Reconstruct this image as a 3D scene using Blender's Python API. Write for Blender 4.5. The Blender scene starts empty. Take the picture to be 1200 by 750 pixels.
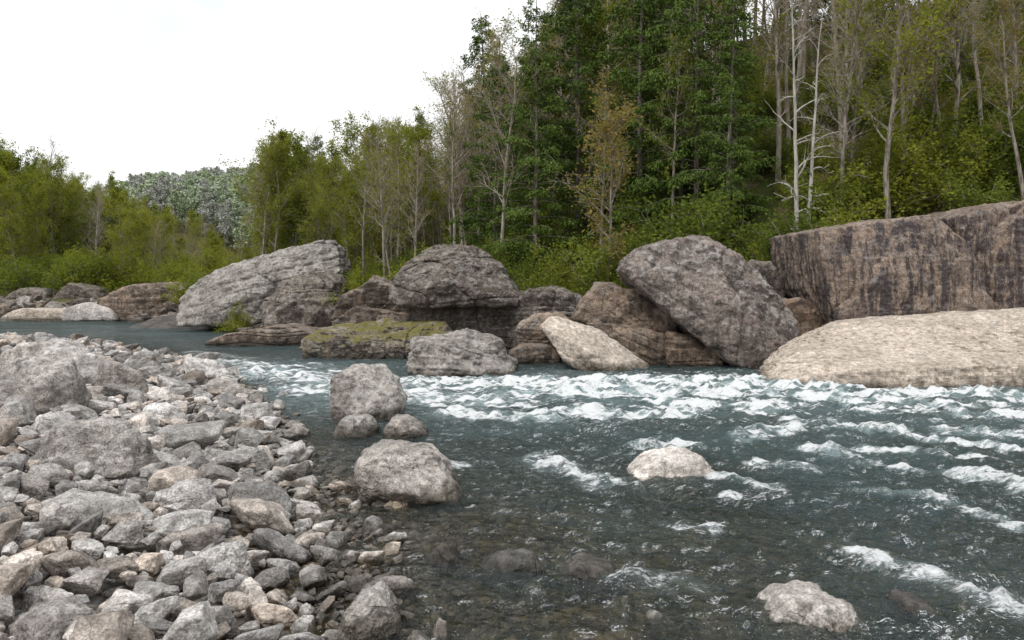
import bpy, bmesh, math, time
import numpy as np
from mathutils import Vector
T0=time.time()
scene=bpy.context.scene
rs=np.random.RandomState(7)
PERM=rs.permutation(256); 
GR=rs.normal(size=(256,3)); GR/=np.linalg.norm(GR,axis=1)[:,None]
def perlin(x,y,z=0.0):
    x,y,z=np.broadcast_arrays(np.asarray(x,float),np.asarray(y,float),np.asarray(z,float))
    xf=np.floor(x);yf=np.floor(y);zf=np.floor(z)
    xi=xf.astype(int)&255;yi=yf.astype(int)&255;zi=zf.astype(int)&255
    fx=x-xf;fy=y-yf;fz=z-zf
    u=fx**3*(fx*(fx*6-15)+10);v=fy**3*(fy*(fy*6-15)+10);w=fz**3*(fz*(fz*6-15)+10)
    out=0
    for a in (0,1):
        pa=PERM[(xi+a)&255]; wa=u if a else 1-u
        for b in (0,1):
            pb=PERM[(pa+yi+b)&255]; wb=v if b else 1-v
            for c in (0,1):
                g=GR[PERM[(pb+zi+c)&255]]; wc=w if c else 1-w
                out=out+wa*wb*wc*(g[...,0]*(fx-a)+g[...,1]*(fy-b)+g[...,2]*(fz-c))
    return out*1.6
def fbm(x,y,z=0.0,o=4,g=0.5):
    s=0;a=1;f=1
    for i in range(o):
        s=s+a*perlin(x*f+i*17.3,y*f+i*7.7,z*f+i*3.1);a*=g;f*=2.03
    return s
def sst(a,b,x):
    t=np.clip((x-a)/(b-a),0,1);return t*t*(3-2*t)

# ------------------------------------------------ node helpers
def N(nt,typ,ins=None,**props):
    nd=nt.nodes.new(typ)
    for k,v in props.items(): setattr(nd,k,v)
    for k,v in (ins or {}).items():
        s=nd.inputs[k]
        if isinstance(v,bpy.types.NodeSocket): nt.links.new(v,s)
        else: s.default_value=v
    return nd
def C(c): return (c[0],c[1],c[2],1.0)
def mixc(nt,f,a,b,blend='MIX'):
    nd=nt.nodes.new('ShaderNodeMix');nd.data_type='RGBA';nd.blend_type=blend
    for i,v in ((0,f),(6,a),(7,b)):
        s=nd.inputs[i]
        if isinstance(v,bpy.types.NodeSocket): nt.links.new(v,s)
        elif i==0: s.default_value=v
        else: s.default_value=C(v)
    return nd.outputs[2]
def mth(nt,op,a,b=0.0,clamp=False):
    nd=nt.nodes.new('ShaderNodeMath');nd.operation=op;nd.use_clamp=clamp
    for i,v in ((0,a),(1,b)):
        if isinstance(v,bpy.types.NodeSocket): nt.links.new(v,nd.inputs[i])
        else: nd.inputs[i].default_value=v
    return nd.outputs[0]
def mr(nt,v,a,b,c=0.0,d=1.0):
    nd=nt.nodes.new('ShaderNodeMapRange');nd.interpolation_type='SMOOTHSTEP'
    nt.links.new(v,nd.inputs[0])
    for i,x in ((1,a),(2,b),(3,c),(4,d)): nd.inputs[i].default_value=x
    return nd.outputs[0]
def noise(nt,vec,scale,detail=6,rough=.55,dist=0.0):
    return N(nt,'ShaderNodeTexNoise',{'Vector':vec,'Scale':scale,'Detail':detail,'Roughness':rough,'Distortion':dist}).outputs[0]
def newmat(name):
    m=bpy.data.materials.new(name);m.use_nodes=True
    nt=m.node_tree;nt.nodes.clear()
    out=nt.nodes.new('ShaderNodeOutputMaterial')
    return m,nt,out

def rock_mat(name,light,dark,stain,lichen=0.5,moss=0.0,stain_amt=0.5,vary=0.35,bstr=0.7,blotch=.6,wetz=.16,hv=.2,layer=1.0,streak=1.2):
    m,nt,out=newmat(name)
    geo=N(nt,'ShaderNodeNewGeometry'); pos=geo.outputs['Position']
    sp=N(nt,'ShaderNodeSeparateXYZ',{0:pos}); sn=N(nt,'ShaderNodeSeparateXYZ',{0:geo.outputs['Normal']})
    rnd=N(nt,'ShaderNodeObjectInfo').outputs['Random']
    n1=noise(nt,pos,1.1,5,.65,.5); n2=noise(nt,pos,8,5,.7); n3=noise(nt,pos,50,1.5,.65)
    col=mixc(nt,mr(nt,n1,.38,.62),dark,light)
    mp=N(nt,'ShaderNodeMapping',{'Vector':pos,'Scale':(1.5,1.5,.28 if streak<2 else .16)}).outputs[0]
    st=mr(nt,noise(nt,mp,streak,5,.7,.5),.44,.56)
    side=mr(nt,sn.outputs[2],.8,.3)
    col=mixc(nt,mth(nt,'MULTIPLY',mth(nt,'MULTIPLY',st,side),stain_amt),col,stain)
    lay=n1
    if layer>0:
        mp2=N(nt,'ShaderNodeMapping',{'Vector':pos,'Scale':(.5,.5,3.0),'Rotation':(.0,.25,0)}).outputs[0]
        lay=mr(nt,noise(nt,mp2,1.4,3,.6,.6),.35,.65)
        col=mixc(nt,layer,col,mixc(nt,lay,(.80,.78,.76),(1.14,1.12,1.10)),'MULTIPLY')
    col=mixc(nt,1.0,col,mixc(nt,mr(nt,n2,.32,.68),(.55,.54,.53),(1.32,1.32,1.32)),'MULTIPLY')
    col=mixc(nt,1.0,col,mixc(nt,mr(nt,n3,.3,.7),(.66,.66,.66),(1.3,1.3,1.3)),'MULTIPLY')
    up=mr(nt,sn.outputs[2],-.1,.6)
    ln=mr(nt,noise(nt,pos,2.8,6,.78,.3),.50,.60)
    col=mixc(nt,mth(nt,'MULTIPLY',mth(nt,'MULTIPLY',ln,up),lichen),col,(.45,.445,.43))
    dk=mr(nt,noise(nt,pos,4.1,6,.78,.5),.55,.64)
    col=mixc(nt,mth(nt,'MULTIPLY',dk,blotch),col,(.045,.043,.042))
    sc=mr(nt,noise(nt,pos,15,3,.7),.62,.67)
    col=mixc(nt,mth(nt,'MULTIPLY',sc,lichen),col,(.6,.6,.57))
    if moss>0:
        mn=mr(nt,noise(nt,pos,.9,6,.75),.40,.50)
        col=mixc(nt,mth(nt,'MULTIPLY',mth(nt,'MULTIPLY',mn,mr(nt,sn.outputs[2],.35,.8)),moss),col,(.17,.15,.035))
    bv=N(nt,'ShaderNodeMapRange',{0:rnd,3:1-vary,4:1+vary*.7}).outputs[0]
    cb=N(nt,'ShaderNodeCombineXYZ',{0:bv,1:bv,2:bv}).outputs[0]
    col=mixc(nt,1.0,col,cb,'MULTIPLY')
    r2=mth(nt,'POWER',mth(nt,'FRACT',mth(nt,'MULTIPLY',rnd,17.3)),2.5)
    col=mixc(nt,mth(nt,'MULTIPLY',r2,hv*2),col,mixc(nt,1.0,col,(1.12,.90,.70),'MULTIPLY'))
    wz=mth(nt,'ADD',sp.outputs[2],mth(nt,'MULTIPLY',mth(nt,'SUBTRACT',n2,.5),.22))
    wet=mr(nt,wz,wetz,wetz*.25)
    col=mixc(nt,wet,col,mixc(nt,1.0,col,(.28,.26,.22),'MULTIPLY'))
    rough=N(nt,'ShaderNodeMapRange',{0:wet,3:.9,4:.28}).outputs[0]
    ck=mr(nt,mth(nt,'ABSOLUTE',mth(nt,'SUBTRACT',noise(nt,pos,1.5,3,.6,.8),.5)),0.0,.02)
    h=mth(nt,'ADD',mth(nt,'MULTIPLY',n2,1.3),mth(nt,'MULTIPLY',n3,.3))
    h=mth(nt,'ADD',h,mth(nt,'MULTIPLY',ck,.35))
    h=mth(nt,'ADD',h,mth(nt,'MULTIPLY',lay,.3*layer))
    bp=N(nt,'ShaderNodeBump',{'Strength':bstr,'Distance':.08,'Height':h})
    b=N(nt,'ShaderNodeBsdfPrincipled',{'Base Color':col,'Roughness':rough,'Normal':bp.outputs[0]})
    nt.links.new(b.outputs[0],out.inputs[0]); return m

M_bank=rock_mat('river_rock_stone',(.60,.59,.585),(.38,.37,.365),(.26,.235,.215),.3,0,.3,.50,.6,.4,.12,.3)
M_riv=rock_mat('river_boulder_stone',(.56,.53,.50),(.36,.335,.315),(.18,.155,.135),.35,0,.6,.12,.8,.7,.30,.1,.6)
M_pale=rock_mat('pale_sandstone',(.70,.62,.54),(.54,.47,.40),(.26,.22,.18),.25,0,.4,.06,.6,.35,.42,.1,.6)
M_gpal=rock_mat('pale_grey_stone',(.47,.445,.42),(.29,.27,.25),(.17,.145,.125),.3,0,.6,.05,.8,.6,.25,.1,.7)
M_grey=rock_mat('grey_sandstone',(.25,.22,.198),(.125,.106,.095),(.075,.062,.055),.62,.1,.8,.10,.9,.8,.3)
M_tan=rock_mat('tan_sandstone',(.34,.265,.205),(.165,.128,.10),(.075,.06,.052),.38,0,.8,.2,.9,.7,.3)
M_cliff=rock_mat('cliff_sandstone',(.33,.255,.20),(.20,.155,.13),(.062,.05,.054),.35,0,.95,.06,.9,.75,.2,.1,.35,2.2)
M_lean=rock_mat('purple_sandstone',(.31,.26,.23),(.165,.136,.122),(.08,.065,.058),.7,0,.8,.05,.9,.65,.3,.1,.6)
M_moss=rock_mat('mossy_sandstone',(.34,.29,.23),(.17,.14,.12),(.06,.05,.042),.5,1.0,.9,.05,.9,.8,.35)
M_dark=rock_mat('dark_wet_stone',(.12,.115,.11),(.07,.065,.06),(.05,.045,.04),.1,0,.5,.1)

# ------------------------------------------------ mesh utils
ICO={}
def ico(n):
    if n not in ICO:
        bm=bmesh.new();bmesh.ops.create_icosphere(bm,subdivisions=n,radius=1)
        v=np.array([q.co[:] for q in bm.verts]);f=[[q.index for q in p.verts] for p in bm.faces];bm.free()
        v/=np.linalg.norm(v,axis=1)[:,None]
        ICO[n]=(v,f)
    return ICO[n]
def mkmesh(name,v,f,mats,smooth=True,mi=None):
    me=bpy.data.meshes.new(name)
    me.from_pydata(v.tolist() if hasattr(v,'tolist') else v,[],f.tolist() if hasattr(f,'tolist') else f)
    for m in mats: me.materials.append(m)
    if smooth: me.polygons.foreach_set('use_smooth',np.ones(len(me.polygons),bool))
    if mi is not None: me.polygons.foreach_set('material_index',np.asarray(mi,np.int32))
    me.update(); return me
def mkobj(name,me,loc=(0,0,0),parent=None):
    o=bpy.data.objects.new(name,me);o.location=loc;scene.collection.objects.link(o)
    if parent: o.parent=parent
    return o
def empty(name):
    e=bpy.data.objects.new(name,None);scene.collection.objects.link(e);e.empty_display_size=1;return e
def pnorm(d,Nn,h,p):
    q=np.maximum(d@Nn.T,0)/h
    return (q**p).sum(1)**(-1/p)
def hullshape(pts,sub,p=22,amp=.06,seed=0,strata=0,sdir=(0,0,1),sfreq=2.5,crack=1.0,chips=10,cd=.1):
    pts=np.array(pts,float)
    bm=bmesh.new()
    for q in pts: bm.verts.new(q)
    bmesh.ops.convex_hull(bm,input=bm.verts[:]);
    bm.normal_update()
    c=(pts.max(0)+pts.min(0))/2*.4+pts.mean(0)*.6
    Nn=[];h=[]
    for f in bm.faces:
        n=np.array(f.normal[:]);o=np.array(f.calc_center_median()[:])
        d=(o-c)@n
        if d<0: n=-n;d=-d
        if d>1e-3 and not any((n@a>.9995 and abs(d-b)<.02*d) for a,b in zip(Nn,h)): Nn.append(n);h.append(d)
    bm.free()
    ext=(pts.max(0)-pts.min(0))/2
    rc=np.random.RandomState(seed+900)
    for k in range(chips):
        n=rc.normal(size=3);n[2]*=.8;n/=ext;n/=np.linalg.norm(n)
        hs=((pts-c)@n).max();Nn.append(n);h.append(hs*rc.uniform(1-cd*1.8,1-cd*.3))
    Nn=np.array(Nn);h=np.array(h)
    iv,f=ico(sub)
    d=iv*ext;d/=np.linalg.norm(d,axis=1)[:,None]
    r=pnorm(d,Nn,h,p)*(1+.9/p)
    P=c+d*r[:,None]
    S=ext.mean();s=seed*13.7
    a=amp*S
    disp=a*1.2*fbm(P[:,0]/S*1.3+s,P[:,1]/S*1.3,P[:,2]/S*1.3,5,.55)
    disp+=a*.6*fbm(P[:,0]*2.6+s,P[:,1]*2.6,P[:,2]*2.6,4,.6)*min(1,S)
    ck=np.abs(perlin(P[:,0]/S*.9+s+3,P[:,1]/S*.9,P[:,2]/S*.9+s))
    disp-=crack*.05*S*np.exp(-(ck/.018)**2)
    if strata:
        sd=np.array(sdir,float);sd/=np.linalg.norm(sd)
        t=P@sd+.15*perlin(P[:,0]*.5+s,P[:,1]*.5,P[:,2]*.5)
        disp+=strata*np.tanh(3*perlin(t*sfreq+s,.5,.5))
        disp-=strata*1.2*np.exp(-(perlin(t*sfreq*1.3+s+9,.3,.3)/.06)**2)
    P=P+d*disp[:,None]
    return P,f,c
def boulder(name,hulls,mat,sub=6,**kw):
    V=[];F=[];n=0;c0=None
    for i,pts in enumerate(hulls):
        k=dict(kw);k['seed']=kw.get('seed',0)+i
        P,f,c=hullshape(pts,sub,**k)
        if c0 is None:c0=c
        V.append(P);F+= [[a+n for a in q] for q in f] if n else f
        n+=len(P)
    V=np.vstack(V)-c0
    return mkobj(name,mkmesh(name,V,F,[mat]),c0)
def slab(sil,yf,yb,zshift_back=0.0,inset=.15,bulge=.2):
    pts=[]
    a=np.array(sil,float);cx=a.mean(0)
    for i,(x,z) in enumerate(sil):
        f=yf[i] if isinstance(yf,(list,tuple)) else yf
        pts.append((x,f,z))
        xx=cx[0]+(x-cx[0])*(1-inset);zz=cx[1]+(z-cx[1])*(1-inset*.6)+zshift_back
        pts.append((xx,yb,zz))
    pts.append((cx[0],(min(yf) if isinstance(yf,(list,tuple)) else yf)-bulge,cx[1]))
    return pts

# ------------------------------------------------ shorelines & terrain
Lp=np.array([(-300,75),(-80,52),(-45,44),(-23,36),(-15,31),(-9.4,24.8),(-6.4,19.4),(-4.2,14.5),(-2.9,10.5),(-2.15,8),(-1.75,6.2),(-1.45,4.8),(-.3,2.6),(3.5,0),(8,-8),(20,-40)],float)
Rp=np.array([(-900,150),(-300,88),(-80,72),(-45,66),(-30,60),(-20,50),(-14,42),(-8,36),(-1,31.5),(3,27.5),(9,25.6),(16,23.2),(30,19),(60,10),(300,-60)],float)
def pdist(x,y,P):
    best=np.full(x.shape,1e9)
    for a,b in zip(P[:-1],P[1:]):
        ab=b-a;t=np.clip(((x-a[0])*ab[0]+(y-a[1])*ab[1])/(ab@ab),0,1)
        best=np.minimum(best,np.hypot(x-a[0]-t*ab[0],y-a[1]-t*ab[1]))
    return best
def sdL(x,y):
    return np.where(y<np.interp(x,Lp[:,0],Lp[:,1]),1,-1)*pdist(x,y,Lp)
def sdR(x,y):
    return np.where(y>np.interp(x,Rp[:,0],Rp[:,1]),1,-1)*pdist(x,y,Rp)
def gz(x,y):
    x=np.asarray(x,float);y=np.asarray(y,float)
    l=sdL(x,y);r=sdR(x,y)
    zl=np.where(l>0,.0+1.2*(1-np.exp(-np.maximum(l,0)*.12)),0)
    sl=.055+.10*sst(8,14,y)
    bed=-np.minimum(np.minimum(np.maximum(-l,0)*sl,np.maximum(-r,0)*.6),1.0)
    bed=bed+.07*perlin(x*.7,y*.7,4.)*sst(0,1.5,-l)
    rr=np.maximum(r,0)
    zr=1.6*(1-np.exp(-rr*.28))
    hA=sst(-12,17,x)*np.maximum(rr-4,0)*.68
    hA=60*(1-np.exp(-hA/60))
    hB=sst(-45,-90,x)*sst(75,150,y)*13
    hC=sst(170,420,y)*np.clip(30+.12*(x+150),18,90)
    zr=zr+np.where(r>0,np.maximum(hA,hC)+hB,0)+np.where(r>3,.35*perlin(x*.15,y*.15)+.0,0)
    z=np.where(r>0,zr,np.where(l>0,zl,bed))
    z=z+.04*fbm(x*1.3,y*1.3,0,3)*np.where(np.abs(z)<2,1,4)
    return z
def axis(lo,hi,flo,fhi,step,g=1.09):
    a=list(np.arange(flo,fhi+step/2,step));s=step;v=a[-1]
    while v<hi: s*=g;v+=s;a.append(v)
    s=step;v=a[0];b=[]
    while v>lo: s*=g;v-=s;b.append(v)
    return np.array(b[::-1]+a)
def grid(xs,ys):
    X,Y=np.meshgrid(xs,ys);nx=len(xs);ny=len(ys)
    i=np.arange(nx*ny).reshape(ny,nx)
    q=np.stack([i[:-1,:-1],i[:-1,1:],i[1:,1:],i[1:,:-1]],-1).reshape(-1,4)
    return X.ravel(),Y.ravel(),q
gx,gy,gq=grid(axis(-2500,2500,-30,30,.25),axis(-300,3500,0,55,.25))
gzv=gz(gx,gy)
m,nt,out=newmat('riverbank_and_forest_floor')
geo=N(nt,'ShaderNodeNewGeometry');pos=geo.outputs['Position']
wob=N(nt,'ShaderNodeTexNoise',{'Vector':pos,'Scale':6.0,'Detail':2.0}).outputs[1]
vp=mixc(nt,.06,pos,wob,'ADD')
vor=N(nt,'ShaderNodeTexVoronoi',{'Vector':vp,'Scale':5.5})
vor2=N(nt,'ShaderNodeTexVoronoi',{'Vector':vp,'Scale':16.0})
hue=N(nt,'ShaderNodeSeparateColor',{0:vor.outputs['Color']}).outputs[0]
hue2=N(nt,'ShaderNodeSeparateColor',{0:vor2.outputs['Color']}).outputs[0]
cob=mixc(nt,hue,(.10,.094,.086),(.46,.44,.41))
cob=mixc(nt,.45,cob,mixc(nt,hue2,(.08,.075,.07),(.46,.44,.41)))
cob=mixc(nt,1.0,cob,mixc(nt,mr(nt,vor.outputs['Distance'],.25,.7),(1,1,1),(.35,.33,.3)),'MULTIPLY')
z=N(nt,'ShaderNodeSeparateXYZ',{0:pos}).outputs[2]
wet=mr(nt,z,.12,.0)
cobw=mixc(nt,1.0,cob,(.72,.62,.46),'MULTIPLY')
cob=mixc(nt,wet,cob,cobw)
ln=noise(nt,pos,2.5,5,.7);l2=noise(nt,pos,.5,3,.6)
soil=mixc(nt,mr(nt,ln,.35,.65),(.08,.065,.04),(.22,.17,.11))
soil=mixc(nt,mr(nt,l2,.45,.6),soil,(.09,.115,.035))
at=N(nt,'ShaderNodeAttribute',attribute_name='forest').outputs['Fac']
col=mixc(nt,at,cob,soil)
h=mth(nt,'SUBTRACT',1.0,mth(nt,'MULTIPLY',vor.outputs['Distance'],1.0))
h=mth(nt,'ADD',h,mth(nt,'MULTIPLY',mth(nt,'SUBTRACT',1.0,vor2.outputs['Distance']),.4))
bp=N(nt,'ShaderNodeBump',{'Strength':.9,'Distance':.06,'Height':h})
b=N(nt,'ShaderNodeBsdfDiffuse',{'Color':col,'Normal':bp.outputs[0]})
nt.links.new(b.outputs[0],out.inputs[0])
me=mkmesh('ground',np.stack([gx,gy,gzv],1),gq,[m])
me.attributes.new('forest','FLOAT','POINT').data.foreach_set('value',sst(2.5,5,sdR(gx,gy)).astype(np.float32))
mkobj('ground',me)

# ------------------------------------------------ water
wx,wy,wq=grid(axis(-320,90,-7,13,.05,1.06),axis(-8,125,3,24,.045,1.03))
segs=[(-9.2,25.5,-6.8,22.5,.8,.9),(-6.8,22.3,-4.2,19.4,.9,1.05),(-3.6,19.6,.4,20.4,.8,1.0),(-.2,19.3,5.6,19.6,.9,1.1),(5.4,18.5,8.2,17.6,.4,1.35),
(-1.5,15.1,.4,14.7,.4,1.05),(.4,14.9,3.0,14.8,.45,1.3),(.6,17.4,5.4,16.9,.7,1.05),(-2.9,17.7,-.5,16.4,.8,1.0),(6.6,15.6,8.2,14.9,.28,1.0),(3.6,12.6,4.6,13.3,.24,1.0),
(.45,11.2,1.05,9.8,.26,1.0),(2.0,12.1,2.7,12.0,.22,1.0),(3.2,7.1,3.75,6.0,.18,1.1),(4.4,11.8,5.2,10.3,.25,.9),(2.45,9.15,2.6,9.0,.14,.9),(5.8,10.4,6.3,9.5,.28,.95),
(.9,6.7,1.4,6.5,.2,.75),(-1.4,11.1,-.7,11.0,.16,.75),(8.5,17.2,12,16.4,.5,1.1),(7.2,13.2,9.5,12.0,.3,.9),(-12,30,-9,27,.5,.7),(1.2,10.05,1.5,9.6,.14,.9),(2.6,10.1,3.1,9.6,.16,.8),
(5,14,6.4,13.2,.3,.9),(3.2,16,5,15.3,.4,.95),(-1,18.6,3,18.4,.6,1.0),(-4.9,18.3,-3.4,17.4,.4,.8),(4.9,8.5,5.2,7.8,.14,.85),(9,14.5,11,14.3,.35,.95),(1.5,18,6,18.2,.5,.9),
(5.5,17,8,16.2,.5,.95),(1.5,8.2,2.0,7.9,.12,.65),(6.5,12.4,7.6,11.6,.25,.9),(3.4,10.8,4.0,10.5,.18,.8),(7.5,16.4,9,15.6,.35,.9),(5.2,11.6,6.6,11.2,.18,.75),(4.2,9.4,5,9.0,.12,.7)]
fm=np.zeros_like(wx)
for x0,y0,x1,y1,w,s in segs:
    ax,ay=x1-x0,y1-y0;t=np.clip(((wx-x0)*ax+(wy-y0)*ay)/(ax*ax+ay*ay+1e-9),0,1)
    d=np.hypot(wx-x0-t*ax,wy-y0-t*ay)+.7*w*perlin(wx*1.1,wy*1.5,5.)
    fm=np.maximum(fm,s*np.exp(-(np.maximum(d,0)/w)**2))
# patchiness: gaps of green water inside the rapid
patch=.55+.45*sst(-.35,.25,fbm(wx*.75+4,wy*.95,11.,3,.6))
fm=fm*np.where(wy>13.5,patch,1)
zone=np.exp(-((wy-18)/3.6)**2)*sst(-9,-5,wx)
zone=np.maximum(zone,np.exp(-((wx+6.5)/3.5)**2-((wy-22.5)/4)**2))
fast=sst(-2.0,3.,wx)*.8+.2
shal=np.exp(-np.maximum(-sdL(wx,wy),0)/1.0)
u=wx*.80-wy*.6;v=wx*.6+wy*.80
near=1-sst(28,60,wy)
def rid(a,b,c): return 1-2*np.abs(perlin(a,b,c))
hgt=.12*zone*rid(u*.55,v*.75,1.3)
hgt+=.075*(zone+.5*fast)*rid(wx*.8+3+.3*perlin(wx,wy,1.),wy*1.4,2.)
hgt+=.055*(.3+fast)*rid(wx*1.5+.4*perlin(wx*1.2,wy*2,7.),wy*2.4,4.)*(.3+.7*near)
hgt+=.028*(.4+fast)*rid(u*3.1,v*4.3,6.)*(.3+.7*near)
hgt+=.013*(.5+fast)*rid(wx*6.3,wy*8.,8.)*near
hgt*=(1-.7*shal)
hgt+=fm*(.05+.14*perlin(wx*2.3,wy*2.8,3.)+.09*perlin(wx*6,wy*6,3.))*near
tex=fbm(wx*1.8,wy*4.6,9.,5,.65)
foam=fm*.82+tex*.42*sst(.02,.3,fm)+.36*zone*np.maximum(tex-.05,0)*1.6
crest=sst(.06,.15,hgt)*(.6*zone+.26*fast)
foam=np.clip(foam+crest*(.4+tex),0,1.3)*(1-.3*shal)
aer=np.clip(sst(.05,.7,fm)*.7+zone*.4,0,1)
shallow=np.exp(-np.maximum(-gz(wx,wy),0)*2.3)*(1-.8*zone)
m,nt,out=newmat('river_water')
pos=N(nt,'ShaderNodeNewGeometry').outputs['Position']
mp=N(nt,'ShaderNodeMapping',{'Vector':pos,'Rotation':(0,0,.35),'Scale':(1,1.7,1)}).outputs[0]
n1=noise(nt,mp,4,4,.6,.5);n2=noise(nt,mp,15,2,.55,.3);n3=noise(nt,mp,1.6,2,.5,.6)
hh=mth(nt,'ADD',mth(nt,'ADD',n1,mth(nt,'MULTIPLY',n2,.3)),mth(nt,'MULTIPLY',n3,1.6))
bp=N(nt,'ShaderNodeBump',{'Strength':1.0,'Distance':.17,'Height':hh})
deep=mixc(nt,mr(nt,noise(nt,pos,.35,4,.65),.35,.65),(.028,.044,.042),(.046,.076,.079))
ae=N(nt,'ShaderNodeAttribute',attribute_name='aerated').outputs['Fac']
deep=mixc(nt,mth(nt,'MULTIPLY',ae,mr(nt,noise(nt,mp,2.5,4,.65),.3,.65)),deep,(.24,.32,.33))
dif=N(nt,'ShaderNodeBsdfDiffuse',{'Color':deep})
tr=N(nt,'ShaderNodeBsdfTransparent',{'Color':(.90,.88,.78,1)})
sh=N(nt,'ShaderNodeAttribute',attribute_name='shallow').outputs['Fac']
b1=N(nt,'ShaderNodeMixShader',{0:sh,1:dif.outputs[0],2:tr.outputs[0]})
gl=N(nt,'ShaderNodeBsdfGlossy',{'Color':(1,1,1,1),'Roughness':.05,'Normal':bp.outputs[0]})
fr=N(nt,'ShaderNodeFresnel',{'IOR':1.36,'Normal':bp.outputs[0]})
wa=N(nt,'ShaderNodeMixShader',{0:fr.outputs[0],1:b1.outputs[0],2:gl.outputs[0]})
fo=N(nt,'ShaderNodeAttribute',attribute_name='foam').outputs['Fac']
mp3=N(nt,'ShaderNodeMapping',{'Vector':pos,'Rotation':(0,0,.15),'Scale':(.8,1.9,1)}).outputs[0]
fn=noise(nt,mp3,16,5,.75,.5);fn2=noise(nt,mp3,4.2,5,.72,.9)
fa=mth(nt,'ADD',fo,mth(nt,'MULTIPLY',mth(nt,'SUBTRACT',fn,.5),2.1))
fa=mth(nt,'ADD',fa,mth(nt,'MULTIPLY',mth(nt,'SUBTRACT',fn2,.5),1.7))
fa=mr(nt,fa,.40,1.05)
fb=N(nt,'ShaderNodeBump',{'Strength':.9,'Distance':.06,'Height':fn})
fs=N(nt,'ShaderNodeBsdfDiffuse',{'Color':(.86,.88,.89,1),'Normal':fb.outputs[0]})
fin=N(nt,'ShaderNodeMixShader',{0:fa,1:wa.outputs[0],2:fs.outputs[0]})
nt.links.new(fin.outputs[0],out.inputs[0])
me=mkmesh('river_water',np.stack([wx,wy,hgt-.02],1),wq,[m])
for nm,a in (('foam',foam),('shallow',shallow),('aerated',aer)):
    me.attributes.new(nm,'FLOAT','POINT').data.foreach_set('value',a.astype(np.float32))
mkobj('river_water',me)
print('water',time.time()-T0,len(wx))

# ------------------------------------------------ big boulders (metres)
B='boulder'
sil=[(3.29,2.94),(3.73,3.53),(4.88,3.99),(5.91,4.02),(6.94,3.35),(8.35,2.06),(8.87,1.2),(8.35,.45),(7.2,-.2),(6.5,.15),(5.3,1.15),(4.1,2.2)]
boulder(B,[slab(sil,[23.8,24.1,24.4,24.5,24.2,24,23.9,23.3,23.0,23,23.2,23.5],27.4,0,.1)],M_lean,7,p=40,amp=.05,seed=2,strata=.035,sdir=(.55,.1,.83),sfreq=1.6,chips=8,cd=.06)
up=[(-4.65,2.05),(-4.45,2.7),(-3.98,3.45),(-2.99,4.05),(-1.33,3.98),(-.4,3.2),(.5,2.0),(.3,1.75),(-4.3,1.7)]
lo=[(-4.1,2.0),(.35,2.0),(.95,1.2),(.95,.5),(-.2,-.3),(-3.3,-.3),(-3.9,.6)]
boulder(B,[slab(up,[29.2,29.6,30.2,30.7,30.7,30.3,29.8,29.3,29.0],34.5,0,.15),slab(lo,30.0,34.5,0,.05)],M_grey,7,p=26,amp=.055,seed=5,strata=.05,sdir=(-.1,.1,1),sfreq=1.3,cd=.06)
c1=[(9.85,4.3),(11.3,4.55),(13.66,4.8),(14.6,3.9),(15.4,1.9),(15.4,.2),(10.6,.2),(10.05,2.5)]
boulder(B,[slab(c1,[25.6,25.7,25.7,25.6,25.4,25.2,25.2,25.4],31,0.1,.06,.05)],M_cliff,7,p=60,amp=.035,seed=8,strata=.015,crack=.9,chips=6,cd=.04)
c2=[(14.75,4.8),(15.6,5.15),(17.5,5.4),(21.5,5.5),(23,4.5),(23,.2),(16.3,.2),(15.6,2.5)]
boulder(B,[slab(c2,[26.6,26.6,26.5,26.2,26,25.6,25.9,26.2],33,0.1,.06,.05)],M_cliff,7,p=60,amp=.035,seed=11,strata=.015,crack=1,chips=6,cd=.04)
pl=[(5.75,19.1,-.1),(7,18.3,-.35),(9.3,17.9,-.35),(12,18.1,-.35),(17,18.6,-.35),(22,19.2,-.3),(5.95,19.2,.22),(7.2,18.5,.5),(9.3,18.2,.6),(12,18.4,.7),(17,19,.8),(22,19.5,.9),
(6.4,19.8,.55),(7.9,20.5,.98),(10.6,22,1.55),(14.5,22.5,1.88),(20,23,2.1),(24,24,2),(10,25,1.4),(7,23,.2),(20,26,1.8),(8,24.5,-.3),(22,26,-.3)]
boulder('flat_rock',[pl],M_pale,7,p=46,amp=.045,seed=14,strata=.02,crack=.35,chips=6,cd=.03)
boulder(B,[slab([(1.93,1.45),(2.35,2.2),(2.8,2.6),(3.9,2.4),(5.3,1.25),(5.2,.7),(3.2,1.2)],24.6,27.6),
           slab([(2.1,1.4),(3.3,1.35),(5.4,.9),(5.3,.2),(4.3,-.1),(2.8,.6)],24.2,27)],M_tan,6,p=36,amp=.05,seed=21,strata=.06,sdir=(.5,0,.86),sfreq=2.2,cd=.08)
boulder(B,[slab([(.82,1.35),(1.2,1.6),(2.5,1.25),(4.0,.2),(3.9,-.2),(2.5,-.3),(1.5,.3)],[23.3,23.9,23.9,23.2,22.8,22.6,22.8],25.2)],M_pale,6,p=36,amp=.04,seed=23,strata=.03,sdir=(.5,0,.86),crack=.5,cd=.05)
boulder(B,[slab([(4.5,.6),(4.7,1.15),(5.4,.95),(6.1,.5),(6.5,-.1),(4.75,-.2)],23.6,25.5)],M_tan,6,p=30,amp=.06,seed=25,strata=.05,sfreq=2.5)
boulder(B,[slab([(-7.3,.5),(-6.8,.95),(-5.1,1.22),(-2.4,1.15),(-1.9,.5),(-2.9,-.3),(-7.1,-.3)],[27.2,27.5,28.2,28.2,27.6,26.8,27],31)],M_moss,7,p=30,amp=.08,seed=30,strata=.07,sfreq=1.8,cd=.07)
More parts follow.
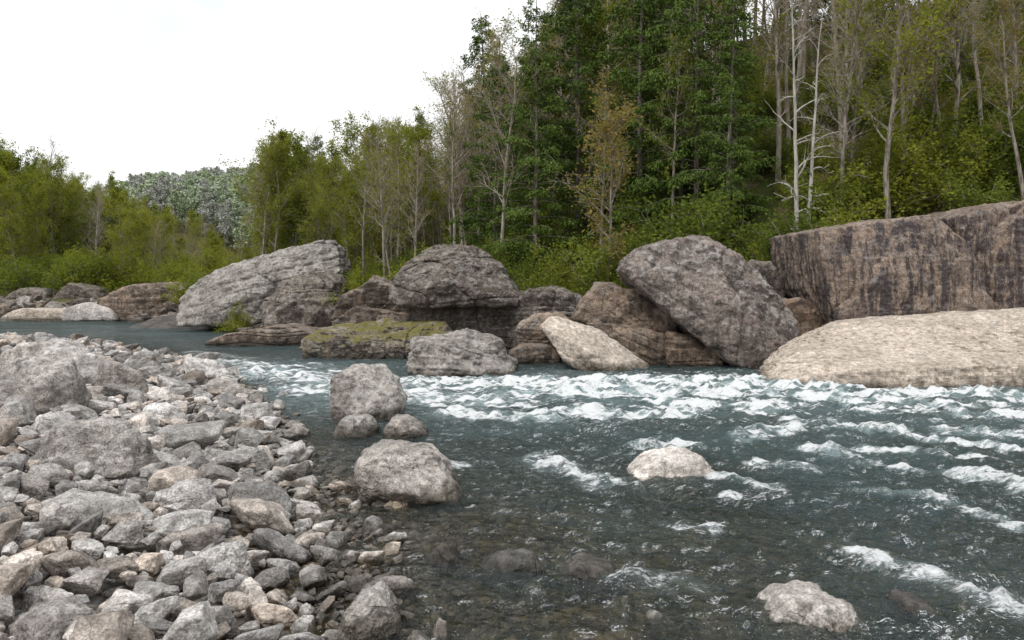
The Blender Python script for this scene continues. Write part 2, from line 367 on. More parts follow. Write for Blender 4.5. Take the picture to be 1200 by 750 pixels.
boulder(B,[slab([(-3.02,.3),(-2.7,1.05),(-1.7,1.2),(-.5,.92),(.24,.2),(.1,-.3),(-2.9,-.3)],[22,22.3,22.7,22.7,22.3,21.6,21.6],25)],M_gpal,6,p=26,amp=.12,seed=33,strata=.04,sfreq=2.5,chips=16)
boulder(B,[slab([(-12.8,.15),(-11.6,.6),(-9.8,.85),(-8.4,.6),(-7.6,.3),(-8.0,-.3),(-12.6,-.3)],33,37)],M_tan,6,p=24,amp=.05,seed=36,strata=.06)
boulder(B,[slab([(-18.8,2.0),(-17.3,3.2),(-14.8,4.1),(-12.3,4.55),(-10.8,5.3),(-9.9,4.8),(-9.5,3),(-9.6,.5),(-18.4,.3)],[45,45.2,45.8,46,46.4,46,45,43.5,43.5],51)],M_gpal,7,p=30,amp=.05,seed=39,strata=.07,sdir=(-.3,0,1),sfreq=1.1,cd=.07)
boulder(B,[slab([(-13.2,1.3),(-12.1,2.5),(-10.6,3.35),(-9.2,3.2),(-8.6,1.8),(-8.8,.2),(-13,.2)],[41,41.5,42,42,41.5,40,40],44.5)],M_grey,6,p=26,amp=.07,seed=42,strata=.06,chips=14)
boulder(B,[slab([(-30,1.4),(-28,2.5),(-25.2,2.75),(-22.7,1.9),(-21.8,.6),(-22.3,-.3),(-29.7,-.3)],57,63)],M_tan,6,p=20,amp=.05,seed=44,strata=.06)
boulder('gravel_bar',[slab([(-23.4,.1),(-20.5,.9),(-17.3,.95),(-15.4,.4),(-15.2,-.3),(-23,-.3)],[48,49,49,48.5,46.6,46.6],53)],M_dark,6,p=8,amp=.04,seed=46)
boulder(B,[slab([(-40.8,1.2),(-39,2.7),(-37,2.3),(-36.2,1),(-36.2,0),(-40.8,0)],70,74)],M_grey,5,p=18,amp=.07,seed=48)
boulder(B,[slab([(-45.5,1.2),(-44.4,2.4),(-42.2,2.3),(-41.2,1),(-41,0),(-45.5,0)],71,75)],M_grey,5,p=18,amp=.07,seed=49)
boulder(B,[slab([(-36.5,.4),(-35,.9),(-32.5,.8),(-31.3,.2),(-31.5,-.3),(-36.5,-.3)],56.5,60)],M_pale,5,p=18,amp=.05,seed=50)
boulder(B,[slab([(-32,.8),(-30.5,1.35),(-28.6,.9),(-28,.1),(-28.4,-.3),(-32,-.3)],56.5,60)],M_bank,5,p=18,amp=.05,seed=51)
boulder(B,[slab([(-8.5,1.5),(-7.6,2.5),(-6.9,3.0),(-5.5,2.5),(-4.8,1.2),(-5,.2),(-8.4,.2)],37.5,41)],M_tan,6,p=28,amp=.08,seed=53,strata=.05,chips=16,cd=.14)
boulder(B,[slab([(-8.0,.9),(-7,1.6),(-5.6,1.5),(-4.7,.8),(-4.9,-.2),(-8,-.2)],35,38)],M_tan,6,p=28,amp=.08,seed=54,strata=.05,chips=16,cd=.12)
boulder(B,[slab([(-.3,1.7),(.4,2.25),(1.5,2.45),(2.9,2.0),(3.2,1),(3,.2),(0,.2)],29.5,32.5)],M_grey,6,p=28,amp=.08,seed=55,strata=.05,chips=16,cd=.12)
boulder(B,[slab([(.1,1.0),(.8,1.5),(1.7,1.6),(2.3,1.0),(2.2,.1),(.2,.1)],26.8,29)],M_tan,6,p=28,amp=.08,seed=56,strata=.05,chips=16,cd=.12)
boulder(B,[slab([(-.1,.4),(.3,.62),(1.2,.6),(1.6,.2),(1.5,-.3),(0,-.3)],25,26.8)],M_tan,5,p=20,amp=.07,seed=57,strata=.04)
boulder(B,[slab([(8.6,2.7),(8.9,3.5),(9.5,3.4),(10.0,2.6),(10.0,1),(8.6,1)],29,31.5)],M_grey,5,p=26,amp=.09,seed=58,chips=14)
boulder(B,[slab([(9.0,1.8),(9.4,2.2),(10.1,1.9),(10.5,1.2),(10.4,.3),(9,.3)],26.5,28.5)],M_tan,5,p=26,amp=.09,seed=59,chips=14)
R='river_boulder'
KW=dict(chips=18,cd=.13,crack=.5)
boulder(R,[slab([(-3.3,.18),(-3.32,.82),(-2.95,.99),(-2.55,.97),(-2.2,.72),(-2.0,.34),(-2.1,-.2),(-3.2,-.2)],[14.5,14.7,14.9,15,14.9,14.6,14.4,14.4],15.8,bulge=.1)],M_riv,6,p=44,amp=.11,seed=60,**KW)
boulder(R,[slab([(-1.95,.03),(-1.88,.46),(-1.45,.60),(-1.0,.54),(-.68,.22),(-.55,-.15),(-1.85,-.15)],[9.2,9.4,9.6,9.7,9.4,9.1,9.05],10.4,bulge=.1)],M_riv,6,p=36,amp=.11,seed=61,**KW)
boulder(R,[slab([(-2.15,.1),(-1.95,.34),(-1.65,.32),(-1.4,.08),(-1.5,-.15),(-2.1,-.15)],13,13.7)],M_riv,5,p=30,amp=.09,seed=62,**KW)
boulder(R,[slab([(-2.98,.08),(-2.8,.29),(-2.45,.32),(-2.25,.1),(-2.3,-.15),(-2.9,-.15)],13.2,13.9)],M_riv,5,p=30,amp=.09,seed=63,**KW)
boulder(R,[slab([(1.3,-.1),(1.75,.21),(2.2,.34),(2.55,.21),(2.8,-.05),(2.6,-.35),(1.4,-.35)],10.1,11)],M_bank,6,p=22,amp=.1,seed=64,**KW)
boulder(R,[slab([(-1.26,.05),(-1.16,.21),(-.98,.26),(-.82,.1),(-.8,-.15),(-1.25,-.15)],5.7,6.15)],M_riv,6,p=26,amp=.1,seed=65,**KW)
boulder(R,[slab([(1.7,-.02),(2.05,.19),(2.38,.18),(2.7,-.02),(2.6,-.35),(1.8,-.35)],5.75,6.3)],M_bank,6,p=20,amp=.11,seed=66,**KW)
boulder(R,[slab([(.38,.0),(.55,.13),(.85,.12),(1.0,-.0),(.9,-.3),(.4,-.3)],6.7,7.1)],M_dark,5,p=16,amp=.1,seed=67,**KW)
boulder(R,[slab([(-.35,0),(-.15,.10),(.2,.10),(.33,-.01),(.3,-.3),(-.3,-.3)],6.95,7.3)],M_dark,5,p=16,amp=.1,seed=68,**KW)
boulder(R,[slab([(2.8,0),(2.95,.14),(3.15,.12),(3.25,0),(3.2,-.3),(2.8,-.3)],5.9,6.3)],M_dark,5,p=16,amp=.1,seed=69,**KW)
boulder(R,[slab([(-.8,0),(-.65,.13),(-.52,.11),(-.45,-.03),(-.5,-.2),(-.8,-.2)],7.2,7.5)],M_dark,5,p=16,amp=.1,seed=70,**KW)
S='bank_boulder'
def bb(x,y,w,d,z0,z1,seed,mat=M_bank,sub=6,p=36,tilt=0.0):
    r=np.random.RandomState(seed);pts=[]
    for zf,sc in ((0,1.0),(.45,1.08),(1.0,.68)):
        for k in range(6):
            a=k/6*2*math.pi+r.uniform(-.35,.35)
            q=sc*r.uniform(.82,1.05)
            px=math.cos(a)*q*w/2
            pts.append((x+px,y+math.sin(a)*q*d/2,z0+(z1-z0)*zf*r.uniform(.82,1.05)+tilt*px*zf))
    boulder(S,[pts],mat,sub,p=p,amp=.09,seed=seed,crack=.5,chips=12,cd=.12)
BB=[(-4.95,9.5,1.55,1.1,-.1,.95,101),(-7.6,12.8,1.7,1.3,0,1.3,102),(-4.05,7.6,1.35,1.1,-.1,.52,103),(-3.4,8.2,.9,.65,-.1,.47,104),(-2.42,6.6,.58,.5,-.05,.36,105),(-3.8,6.7,.45,.4,0,.42,106),
(-2.75,8.6,.8,.55,-.1,.36,107),(-8.9,16.2,1.9,1.0,.1,1.3,108),(-7.6,15.4,1.2,.8,.1,1.0,118),(-3.0,5.2,.85,.55,-.1,.38,109),(-4.4,6.7,.6,.55,0,.58,110),(-7.9,20.2,1.6,.9,-.1,.65,111),
(-9.8,18.6,1.3,.9,0,.9,112),(-10.5,17.2,1.5,1.0,.2,1.25,114),(-5.6,12.8,.9,.6,-.1,.6,115),(-6.3,11.0,.8,.7,0,.8,116),(-5.9,8.5,1.0,.8,0,.75,119),(-3.5,10.6,.7,.5,-.1,.35,120),(-4.6,14.2,.8,.6,-.1,.45,121),(-6.2,17,1.1,.7,-.1,.5,122)]
for t in BB: bb(*t,mat=M_tan if t[6] in (106,) else (M_riv if t[6] in (101,102,118,110) else M_bank),tilt=-.3 if t[6] in (108,118) else 0)
print('boulders',time.time()-T0)

# ------------------------------------------------ scattered river rocks
protos=[]
for k in range(16):
    r=np.random.RandomState(500+k)
    iv,f=ico(5 if k<8 else 4)
    Nn=r.normal(size=(13,3));Nn/=np.linalg.norm(Nn,axis=1)[:,None];h=r.uniform(.48,.95,13)
    Nn=np.vstack([Nn,[[0,0,1],[0,0,-1],[1,0,0],[-1,0,0],[0,1,0],[0,-1,0]]]);h=np.concatenate([h,[.75,.9,1,1,1,1]])
    rad=pnorm(iv,Nn,h,r.choice([26,40,60]))
    P=iv*rad[:,None]
    P=P*(1+.08*fbm(P[:,0]*1.6+k,P[:,1]*1.6,P[:,2]*1.6,5,.58))[:,None]
    P*=np.array([1,r.uniform(.6,.92),r.uniform(.42,.75)])
    protos.append(mkmesh('river_rock',P,f,[M_bank]))
rocks=empty('river_rocks')
r=np.random.RandomState(3)
PX=np.zeros(12000);PY=np.zeros(12000);PR=np.zeros(12000);n=0
for t in BB:
    PX[n]=t[0];PY[n]=t[1];PR[n]=t[2]*.36;n+=1
for x,y,w in ((-1.3,9.8,.5),(-2.7,15.1,.6)):
    PX[n]=x;PY[n]=y;PR[n]=w;n+=1
def addrock(x,y,rad,dz,sm=True):
    g=float(gz(np.array([x]),np.array([y]))[0])
    o=mkobj('rock',protos[r.randint(0,8) if rad>.12 else r.randint(8,16)],(x,y,g+rad*.2+dz),rocks)
    o.rotation_euler=(r.uniform(-.45,.45),r.uniform(-.45,.45),r.uniform(0,6.28))
    o.scale=(rad,rad,rad*r.uniform(.85,1.25))
tiers=[(.34,.52,50,7.5,36,.3,.8),(.2,.34,380,4.5,36,.9,.68),(.12,.2,1300,4,34,1.6,.64),(.07,.12,2000,3.6,20,2.2,.62),(.035,.07,2000,3.4,11,2.0,.6)]
for lo_,hi_,cnt,y0,y1,off,pk in tiers:
    made=0;tries=0
    while made<cnt and tries<cnt*9:
        tries+=1
        y=y0+(y1-y0)*r.rand()**1.3
        xr=np.interp(y,Lp[::-1,1],Lp[::-1,0])
        x=r.uniform(-.74*y-1,xr+off)
        if x<-24: continue
        s=float(sdL(np.array([x]),np.array([y]))[0])
        if s<-off or (s<0 and r.rand()<(-s/off)**.6): continue
        rad=r.uniform(lo_,hi_)*(1 if s>0 else .8)
        d=np.hypot(PX[:n]-x,PY[:n]-y)
        if n and (d<(pk*(PR[:n]+rad))).any(): continue
        PX[n]=x;PY[n]=y;PR[n]=rad;n+=1;made+=1
        addrock(x,y,rad,(r.uniform(0,.16) if rad>.07 and s>.3 else 0))
# stones lying on the shallow bed
for k in range(520):
    y=r.uniform(4.2,11);x=np.interp(y,Lp[::-1,1],Lp[::-1,0])+abs(r.normal())*2.0
    if x>3.6: continue
    rad=r.choice([.06,.09,.13,.19],p=[.33,.33,.22,.12])*r.uniform(.8,1.25)
    d=np.hypot(PX[:n]-x,PY[:n]-y)
    if (d<.6*(PR[:n]+rad)).any(): continue
    PX[n]=x;PY[n]=y;PR[n]=rad;n+=1
    addrock(x,y,rad,0)
print('rocks',n,time.time()-T0)
pm=[]
for k in range(6):
    a=protos[k].copy();a.materials.clear();a.materials.append([M_tan,M_grey,M_gpal,M_tan,M_lean,M_grey][k]);pm.append(a)
rub=empty('shore_rubble')
for k in range(330):
    x=r.uniform(-46,14);yR=np.interp(x,Rp[:,0],Rp[:,1]);y=yR+r.uniform(-1.2,4.0)
    rad=r.uniform(.25,1.0)*(1 if x>-12 else 1.25)*(.6+.4*r.rand())
    g=float(gz(np.array([x]),np.array([y]))[0])
    o=mkobj('rock',pm[r.randint(6)],(x,y,g+rad*.15),rub)
    o.rotation_euler=(r.uniform(-.4,.4),r.uniform(-.4,.4),r.uniform(0,6.28));o.scale=(rad,rad,rad*r.uniform(.8,1.2))

# ------------------------------------------------ vegetation
def leaf_mat(name,a,b,trans=.35):
    m,nt,out=newmat(name)
    t=N(nt,'ShaderNodeAttribute',attribute_name='tint').outputs['Fac']
    rnd=N(nt,'ShaderNodeObjectInfo').outputs['Random']
    f=mth(nt,'ADD',mth(nt,'MULTIPLY',t,.5),mth(nt,'MULTIPLY',rnd,.5))
    col=mixc(nt,f,a,b)
    d=N(nt,'ShaderNodeBsdfDiffuse',{'Color':col})
    if trans>0:
        tl=N(nt,'ShaderNodeBsdfTranslucent',{'Color':mixc(nt,1.0,col,(1.25,1.2,.65),'MULTIPLY')})
        d=N(nt,'ShaderNodeMixShader',{0:trans,1:d.outputs[0],2:tl.outputs[0]})
    nt.links.new(d.outputs[0],out.inputs[0]);return m
def bark_mat(name,a,b):
    m,nt,out=newmat(name)
    pos=N(nt,'ShaderNodeNewGeometry').outputs['Position']
    mp=N(nt,'ShaderNodeMapping',{'Vector':pos,'Scale':(6,6,1.2)}).outputs[0]
    col=mixc(nt,mr(nt,noise(nt,mp,1.5,2,.65),.35,.65),a,b)
    s=N(nt,'ShaderNodeBsdfDiffuse',{'Color':col})
    nt.links.new(s.outputs[0],out.inputs[0]);return m
BK=bark_mat('grey_brown_bark',(.13,.11,.09),(.33,.295,.255))
BKp=bark_mat('bleached_wood',(.32,.30,.27),(.54,.51,.47))
BKt=bark_mat('twig_bark',(.24,.205,.17),(.42,.375,.32))
Lsp=leaf_mat('spring_leaves',(.14,.175,.025),(.33,.35,.06),.4)
Lgr=leaf_mat('green_leaves',(.095,.135,.025),(.22,.265,.05),.35)
Lye=leaf_mat('budding_leaves',(.21,.165,.055),(.40,.33,.12),.4)
Lhe=leaf_mat('hemlock_needles',(.045,.080,.020),(.13,.185,.042),0)
Lfar=leaf_mat('hazed_distant_leaves',(.36,.44,.31),(.48,.54,.36),0)  # aerial haze painted into the leaf colour, hence so pale
Lfar2=leaf_mat('hazed_bare_canopy',(.42,.44,.40),(.50,.50,.46),0)  # bare canopy tone, also paled to paint in distance haze
class MB:
    def __init__(s): s.v=[];s.f=[];s.m=[];s.c=[];s.n=0
    def add(s,v,f,m,c):
        s.v.append(v);s.f.append(f+s.n);s.m.append(np.full(len(f),m));s.c.append(np.broadcast_to(c,(len(v),)).astype(np.float32));s.n+=len(v)
    def build(s,name,mats):
        me=mkmesh(name,np.vstack(s.v),np.vstack(s.f),mats,False,np.concatenate(s.m))
        me.attributes.new('tint','FLOAT','POINT').data.foreach_set('value',np.concatenate(s.c));return me
def tube(mb,path,rad,sides,mat=0):
    path=np.asarray(path);d=path[-1]-path[0];d/=np.linalg.norm(d)+1e-9
    a=np.array([0,0,1.]) if abs(d[2])<.8 else np.array([1.,0,0])
    u=np.cross(d,a);u/=np.linalg.norm(u);w=np.cross(d,u)
    th=np.arange(sides)/sides*2*math.pi
    ring=np.cos(th)[:,None]*u+np.sin(th)[:,None]*w
    V=(path[:,None,:]+ring[None]*np.asarray(rad)[:,None,None]).reshape(-1,3)
    n=len(path);i=np.arange(n*sides).reshape(n,sides);j=np.roll(i,-1,1)
    F=np.stack([i[:-1],j[:-1],j[1:],i[1:]],-1).reshape(-1,4)
    mb.add(V,F,mat,0.5)
def grow(r,p,d,L,n,wander,upw):
    P=[np.array(p,float)];d=np.array(d,float)
    for i in range(n):
        d=d+r.normal(size=3)*wander+np.array([0,0,upw]);d/=np.linalg.norm(d);P.append(P[-1]+d*L/n)
    return np.array(P)
def at(P,t):
    k=t*(len(P)-1);i=min(int(k),len(P)-2);return P[i]+(P[i+1]-P[i])*(k-i)
def leaves(mb,r,cen,size,tint,mat=1,el=1.7,flat=.5):
    n=len(cen);u=r.normal(size=(n,3));u[:,2]*=flat;u/=np.linalg.norm(u,axis=1)[:,None]
    w=np.cross(u,r.normal(size=(n,3)));w/=np.linalg.norm(w,axis=1)[:,None]
    s=size*r.uniform(.6,1.4,n)[:,None]
    V=np.stack([cen-u*s*el/2,cen-w*s/2,cen+u*s*el/2,cen+w*s/2],1).reshape(-1,3)
    F=np.arange(n*4).reshape(n,4)
    mb.add(V,F,mat,np.repeat(np.clip(tint,0,1),4))
def broadleaf(name,seed,H,cs,nleaf,lsize,mats,nb=26,spread=.26,twig=3,lean=0.0,droop=.08,nsub=6):
    r=np.random.RandomState(seed);mb=MB()
    T=grow(r,(0,0,-.4),(lean,0,1),H+.4,12,.045,.05)
    r0=H*.0098
    tube(mb,T,np.linspace(r0,r0*.18,len(T))*np.where(np.arange(len(T))==0,1.5,1),7)
    anchors=[];
    for i in range(nb):
        t=cs+(1-cs)*((i+r.rand())/nb)**.9;t=min(t,.98)
        q=(t-cs)/(1-cs)
        p=at(T,t);az=r.uniform(0,6.28);el=math.radians(r.uniform(20,55)+q*20)
        L=H*spread*(1-.62*q)*r.uniform(.55,1.25)*(.75+.5*min(q*4,1))
        d=(math.cos(az)*math.cos(el),math.sin(az)*math.cos(el),math.sin(el))
        bp_=grow(r,p,d,L,6,.12,droop)
        rb=r0*(1-t)*.5+.012
        tube(mb,bp_,np.linspace(rb,.008,7),4)
        for j in range(nsub):
            s=.25+.75*(j+r.rand())/nsub;s=min(s,1)
            p2=at(bp_,s);d2=(bp_[-1]-bp_[0])/L+r.normal(size=3)*.6;d2/=np.linalg.norm(d2)
            L2=L*.42*r.uniform(.5,1.2)
            P2=grow(r,p2,d2,L2,4,.16,.08)
            tube(mb,P2,np.linspace(max(.010,rb*.3),.006,5),3)
            tone=r.rand()
            for s3 in (.4,.7,1.0): anchors.append((at(P2,s3),tone,L2))
            for k in range(twig):
                p3=at(P2,r.uniform(.3,1));d3=d2+r.normal(size=3)*.7;d3/=np.linalg.norm(d3)
                P3=grow(r,p3,d3,L2*.55,2,.15,.1);tube(mb,P3,[.007,.006,.004],3,2 if len(mats)>2 else 0)
                anchors.append((P3[-1],tone,L2*.6));anchors.append((P3[1],tone,L2*.6))
    if nleaf:
        A=np.array([a[0] for a in anchors]);tn=np.array([a[1] for a in anchors]);LL=np.array([a[2] for a in anchors])
        keep=r.rand(len(A))<.8;A=A[keep];tn=tn[keep];LL=LL[keep]
        idx=r.randint(0,len(A),nleaf)
        cen=A[idx]+r.normal(size=(nleaf,3))*(LL[idx]*.22+.06)[:,None]
        leaves(mb,r,cen,lsize,tn[idx]*.7+r.rand(nleaf)*.3)
    return mb.build(name,mats)
def hemlock(name,seed,H,W=.2,start=.06):
    r=np.random.RandomState(seed);mb=MB()
    T=grow(r,(0,0,-.4),(0,0,1),H+.4,10,.012,.05);r0=H*.011
    tube(mb,T,np.linspace(r0,.02,len(T)),7)
    zt=start;cen=[];U=[];tn=[]
    az=0
    while zt<.985:
        q=(zt-start)/(1-start)
        for k in range(3):
            if r.rand()<.10: continue
            az+=2.4+r.uniform(-.5,.5)
            L=(H*W*(1-q)**.62*(.65+.35*min(1,q*5))+.25)*r.uniform(.6,1.25)
            el=math.radians(12+22*q+r.uniform(-14,14))
            d=np.array((math.cos(az)*math.cos(el),math.sin(az)*math.cos(el),math.sin(el)))
            P=grow(r,at(T,zt+r.uniform(-.01,.01)),d,L,6,.07,-.11)
            tube(mb,P,np.linspace(.035*(1-q)+.012,.006,7),3)
            n=int(60*L+10);s=r.uniform(.10,1.02,n)**.75
            seg=np.clip((s*6).astype(int),0,5);c=P[seg]+(P[seg+1]-P[seg])*(s*6-seg)[:,None]
            lat=np.array((-math.sin(az),math.cos(az),0));side=r.uniform(-1,1,n)
            wd=(.38*L*(1.08-s)+.14)
            c=c+lat*(side*wd)[:,None]+np.array((0,0,-1))*(np.abs(side)*wd*.5+r.uniform(-.05,.32,n))[:,None]+d*(np.abs(side)*wd*.4)[:,None]
            dirv=lat*np.sign(side)[:,None]*.6+d*.5+r.normal(size=(n,3))*.45-np.array((0,0,.8))
            cen.append(c);U.append(dirv);tn.append(np.clip(r.rand()*.6+.35*s+r.uniform(-.15,.15,n),0,1))
        zt+=.31/H*r.uniform(.7,1.4)
    c=np.vstack(cen);u=np.vstack(U);u/=np.linalg.norm(u,axis=1)[:,None];tn=np.concatenate(tn);n=len(c)
    w=np.cross(u,np.array((0,0,1))+r.normal(size=(n,3))*.7);w/=np.linalg.norm(w,axis=1)[:,None]
    a=r.uniform(.08,.16,n)[:,None];b=r.uniform(.025,.055,n)[:,None]
    V=np.stack([c-u*a,c-w*b,c+u*a,c+w*b],1).reshape(-1,3)
    mb.add(V,np.arange(n*4).reshape(n,4),1,np.repeat(tn,4))
    return mb.build(name,[BK,Lhe])
def shrubm(name,seed,H,nleaf,lsize,mat):
    r=np.random.RandomState(seed);mb=MB();A=[];tn=[]
    for i in range(16):
        az=r.uniform(0,6.28);el=math.radians(r.uniform(30,85))
        P=grow(r,(r.normal()*.2,r.normal()*.2,-.1),(math.cos(az)*math.cos(el),math.sin(az)*math.cos(el),math.sin(el)),H*r.uniform(.6,1.05),6,.13,.02)
        tube(mb,P,np.linspace(.025,.006,7),3)
        for j in range(7):
            p=at(P,r.uniform(.25,1));Q=grow(r,p,r.normal(size=3)*.6+np.array([0,0,.4]),H*.3,3,.2,.02);tube(mb,Q,[.01,.008,.006,.004],3)
            t=r.rand()
            for s in (.4,.7,1): A.append(at(Q,s));tn.append(t)
    A=np.array(A);tn=np.array(tn);i=r.randint(0,len(A),nleaf)
    leaves(mb,r,A[i]+r.normal(size=(nleaf,3))*H*.06,lsize,tn[i]*.7+r.rand(nleaf)*.3)
    return mb.build(name,[BK,mat])
dec=[broadleaf('spring_tree',11,15,.22,9500,.11,[BK,Lsp,BKt]),broadleaf('spring_tree',12,16,.3,7000,.10,[BK,Lsp,BKt],spread=.22),
     broadleaf('green_tree',13,15,.2,10000,.115,[BK,Lgr,BKt]),broadleaf('green_tree',14,17,.35,9000,.11,[BK,Lgr,BKt],spread=.2),
     broadleaf('thin_tree',15,16,.35,3200,.09,[BK,Lsp,BKt],spread=.2,twig=4),broadleaf('thin_tree',16,17,.4,2600,.09,[BK,Lye,BKt],spread=.18,twig=4)]
bare=[broadleaf('bare_tree',21,16,.35,900,.08,[BKt,Lye,BKt],spread=.2,twig=5,nb=30),broadleaf('bare_tree',22,15,.3,2200,.08,[BK,Lsp,BKt],spread=.24,twig=5,nb=30),
      broadleaf('bare_tree',23,17,.4,0,.1,[BKt,Lye,BKt],spread=.18,twig=5,nb=30)]
hem=[hemlock('hemlock',31,18,.20),hemlock('hemlock',32,16,.23),hemlock('hemlock',33,19,.17,.1)]
bud=broadleaf('budding_tree',41,8,.25,2400,.085,[BK,Lye,BKt],nb=22,spread=.26)
shr=[shrubm('shrub',51,2.2,4600,.065,Lsp),shrubm('shrub',52,2.0,4600,.065,Lgr),shrubm('shrub',53,2.6,5400,.07,Lgr)]
dead=[broadleaf('dead_tree',61,10.8,.15,0,.1,[BKp,Lye,BKp],nb=20,spread=.13,twig=1,droop=-.14,nsub=3),broadleaf('dead_tree',62,9.4,.2,0,.1,[BKp,Lye,BKp],nb=14,spread=.14,twig=1,droop=-.14,lean=.02,nsub=3)]
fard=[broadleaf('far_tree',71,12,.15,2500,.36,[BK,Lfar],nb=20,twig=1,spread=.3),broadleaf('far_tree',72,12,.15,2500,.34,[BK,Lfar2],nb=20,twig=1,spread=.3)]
print('protos',time.time()-T0)
def place(name,me,x,y,s=1.0,parent=None,rz=None,dz=0.0,r=np.random.RandomState(99)):
    g=float(gz(np.array([x]),np.array([y]))[0])
    o=mkobj(name,me,(x,y,g+dz),parent)
    o.rotation_euler=(r.normal()*.03,r.normal()*.03,r.uniform(0,6.28) if rz is None else rz)
    o.scale=(s*r.uniform(.9,1.1),s*r.uniform(.9,1.1),s);return o
r=np.random.RandomState(5)
place('dead_tree',dead[0],11.3,32,1.05);place('dead_tree',dead[1],11.9,32.2,1.05)
place('budding_tree',bud,3.9,32.5,1.0)
place('budding_tree',bud,18.8,36,1.1)
place('broadleaf_tree',dec[0],-18.2,61,.78)
place('broadleaf_tree',dec[2],-16.6,62,.76);place('broadleaf_tree',dec[0],-19.6,63,.74)
place('broadleaf_tree',dec[1],-17.6,59,.66)
place('bare_tree',bare[1],-6,41,.5);place('bare_tree',bare[0],-5.2,43,.5);place('bare_tree',bare[2],-7.5,47,.6)
place('hemlock_tree',hem[0],1.2,40,.8);place('hemlock_tree',hem[2],3.5,42,.9);place('hemlock_tree',hem[1],-1.0,44,.75)
place('hemlock_tree',hem[1],8.6,37,.9);place('hemlock_tree',hem[0],6.2,39,.9)
place('bare_tree',bare[1],14.5,34.5,.6);place('bare_tree',bare[0],17,35,.6);place('bare_tree',bare[2],20,37,.6);place('bare_tree',bare[0],15.6,37,.7);place('bare_tree',bare[2],22.5,38,.7)
for x,y,s,k in ((-15,43.2,.7,0),(2.0,33.5,1.0,0),(1.0,34.2,1.0,1),(7,31.2,1.2,0),(8.2,33,1.5,2),(10.3,30.5,.9,1),(11.2,31.5,1.2,2),(15,34,1.5,0),(17,34.5,1.6,0),(19,34.5,1.5,0),(20.5,34,1.5,1),(13.5,33.4,1.4,1),
    (-2.5,37,1.0,0),(4.5,32.5,1.2,2),(-4.2,39.5,.9,1),(-8.2,42,1.0,0),(5.8,32.4,1.3,1),(22,34,1.5,2),(9.2,29.5,.7,0),(16,33.6,1.3,0),(18,33.8,1.2,0)):
    place('shrub',shr[k],x,y,s)
F=empty('hillside_forest');cnt=0
for yy in np.arange(28,112,3.6):
    for xx in np.arange(-22,72,3.6):
        for rep in range(2):
            x=xx+r.uniform(-1.8,1.8);y=yy+r.uniform(-1.8,1.8)
            if rep and x>0: continue
            d=float(sdR(np.array([x]),np.array([y]))[0])
            if d<7.5 or d>(44 if x<14 else 62) or x<-20.8 or x>.72*y+3: continue
            c=perlin(x*.12,y*.12,2.2)
            u_=r.rand()
            ph=float(np.clip(.15+c*.75,.03,.5)) if x>-4 else .03
            if x>13: ph*=.35
            pb=.55 if x<-3 else (.38 if x<13 else .52)
            if x<-13: pb=.3
            if u_<ph: me_=hem[r.randint(3)];s=r.uniform(.75,1.05)
            elif u_<ph+pb: me_=bare[r.randint(3)];s=r.uniform(.75,1.02)
            else: me_=dec[r.choice([0,0,1,1,2,3,4,5])];s=r.uniform(.65,1.0)
            if d<12: s*=.78 if x>0 else .9
            s*=.82+.18*float(sst(-6,8,x))
            place('tree',me_,x,y,s,F,r=r);cnt+=1
U=empty('forest_understory')
for k in range(400):
    x=r.uniform(-24,46);y=np.interp(x,Rp[:,0],Rp[:,1])+r.uniform(4.5,30)
    if x>.74*y+2: continue
    place('shrub',shr[r.choice([0,0,1,1,2])],x,y,r.uniform(.5,1.25),U,r=r)
F2=empty('hillside_forest')
for k in range(260):
    x=r.uniform(-115,-36);y=r.uniform(79,130)
    if float(sdR(np.array([x]),np.array([y]))[0])<5: continue
    if x>-.42*y-2 or x<-.75*y-6: continue
    u_=r.rand();s=r.uniform(.66,.92)*(1.08 if x<-.56*y else (.9 if x<-.5*y else .72))
    me_=dec[r.choice([0,0,1,2,3,4])] if u_<.78 else (hem[r.randint(3)] if u_<.84 else bare[r.randint(3)])
    place('tree',me_,x,y,s,F2,r=r)
for k in range(110):
    x=r.uniform(-85,-30);y=r.uniform(73,95)
    if float(sdR(np.array([x]),np.array([y]))[0])<3 or x<-.78*y-3: continue
    place('shrub',shr[r.choice([0,0,1,2])],x,y,r.uniform(1,2),F2,r=r)
F3=empty('distant_forest')
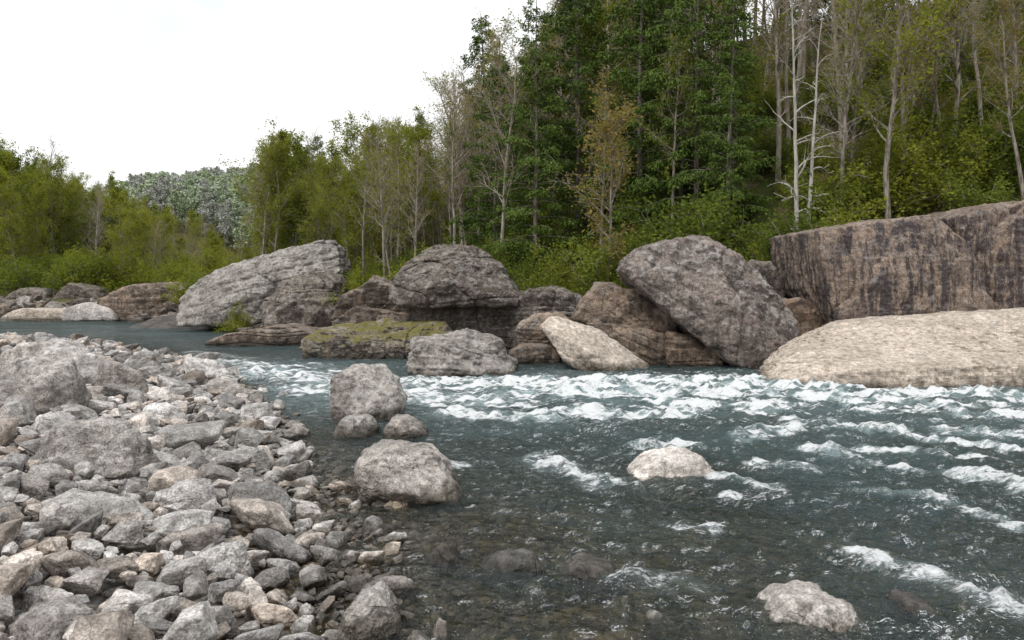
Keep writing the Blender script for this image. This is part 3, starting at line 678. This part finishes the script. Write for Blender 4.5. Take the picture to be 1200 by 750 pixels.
for k in range(100):
    x=r.uniform(-95,-30);y=r.uniform(125,190)
    place('tree',dec[r.choice([0,1,4])] if r.rand()<.85 else bare[0],x,y,r.uniform(.42,.58),F3,r=r)
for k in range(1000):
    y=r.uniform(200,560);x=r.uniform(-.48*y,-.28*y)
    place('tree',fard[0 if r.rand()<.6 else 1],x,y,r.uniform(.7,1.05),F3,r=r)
print('trees',cnt,time.time()-T0)

# ------------------------------------------------ sky & light
w=bpy.data.worlds.new('World');scene.world=w;w.use_nodes=True
nt=w.node_tree;nt.nodes.clear()
out=nt.nodes.new('ShaderNodeOutputWorld')
el,rot=math.radians(50),math.radians(-140)
sky=N(nt,'ShaderNodeTexSky',sky_type='NISHITA',sun_disc=False,sun_elevation=el,sun_rotation=rot)
tc=N(nt,'ShaderNodeTexCoord').outputs['Generated']
mp=N(nt,'ShaderNodeMapping',{'Vector':tc,'Scale':(1,1,2.6)}).outputs[0]
n1=noise(nt,mp,2.0,4,.5,.3)
cl=mixc(nt,mr(nt,n1,.38,.52),(10.2,10.6,11.2),(12.6,12.6,12.5))
col=mixc(nt,.92,sky.outputs[0],cl)
bg=N(nt,'ShaderNodeBackground',{'Color':col,'Strength':.1})
nt.links.new(bg.outputs[0],out.inputs[0])
sd=bpy.data.lights.new('sun','SUN');sd.energy=1.5;sd.angle=math.radians(10);sd.color=(1,.96,.9)
so=bpy.data.objects.new('sun',sd);scene.collection.objects.link(so)
dv=Vector((-math.sin(math.radians(40))*math.cos(el),-math.cos(math.radians(40))*math.cos(el),math.sin(el)))
so.rotation_euler=dv.to_track_quat('Z','Y').to_euler();so.location=(-20,-20,40)
cam=bpy.data.cameras.new('camera');co=bpy.data.objects.new('camera',cam);scene.collection.objects.link(co)
co.location=(0,0,2.5);co.rotation_euler=(math.radians(90),0,0)
cam.lens=28;cam.sensor_width=36;cam.shift_y=-40/1200;cam.clip_end=6000;cam.clip_start=.05
scene.camera=co
scene.view_settings.view_transform='Standard';scene.view_settings.look='None';scene.view_settings.exposure=0
print('done',time.time()-T0)
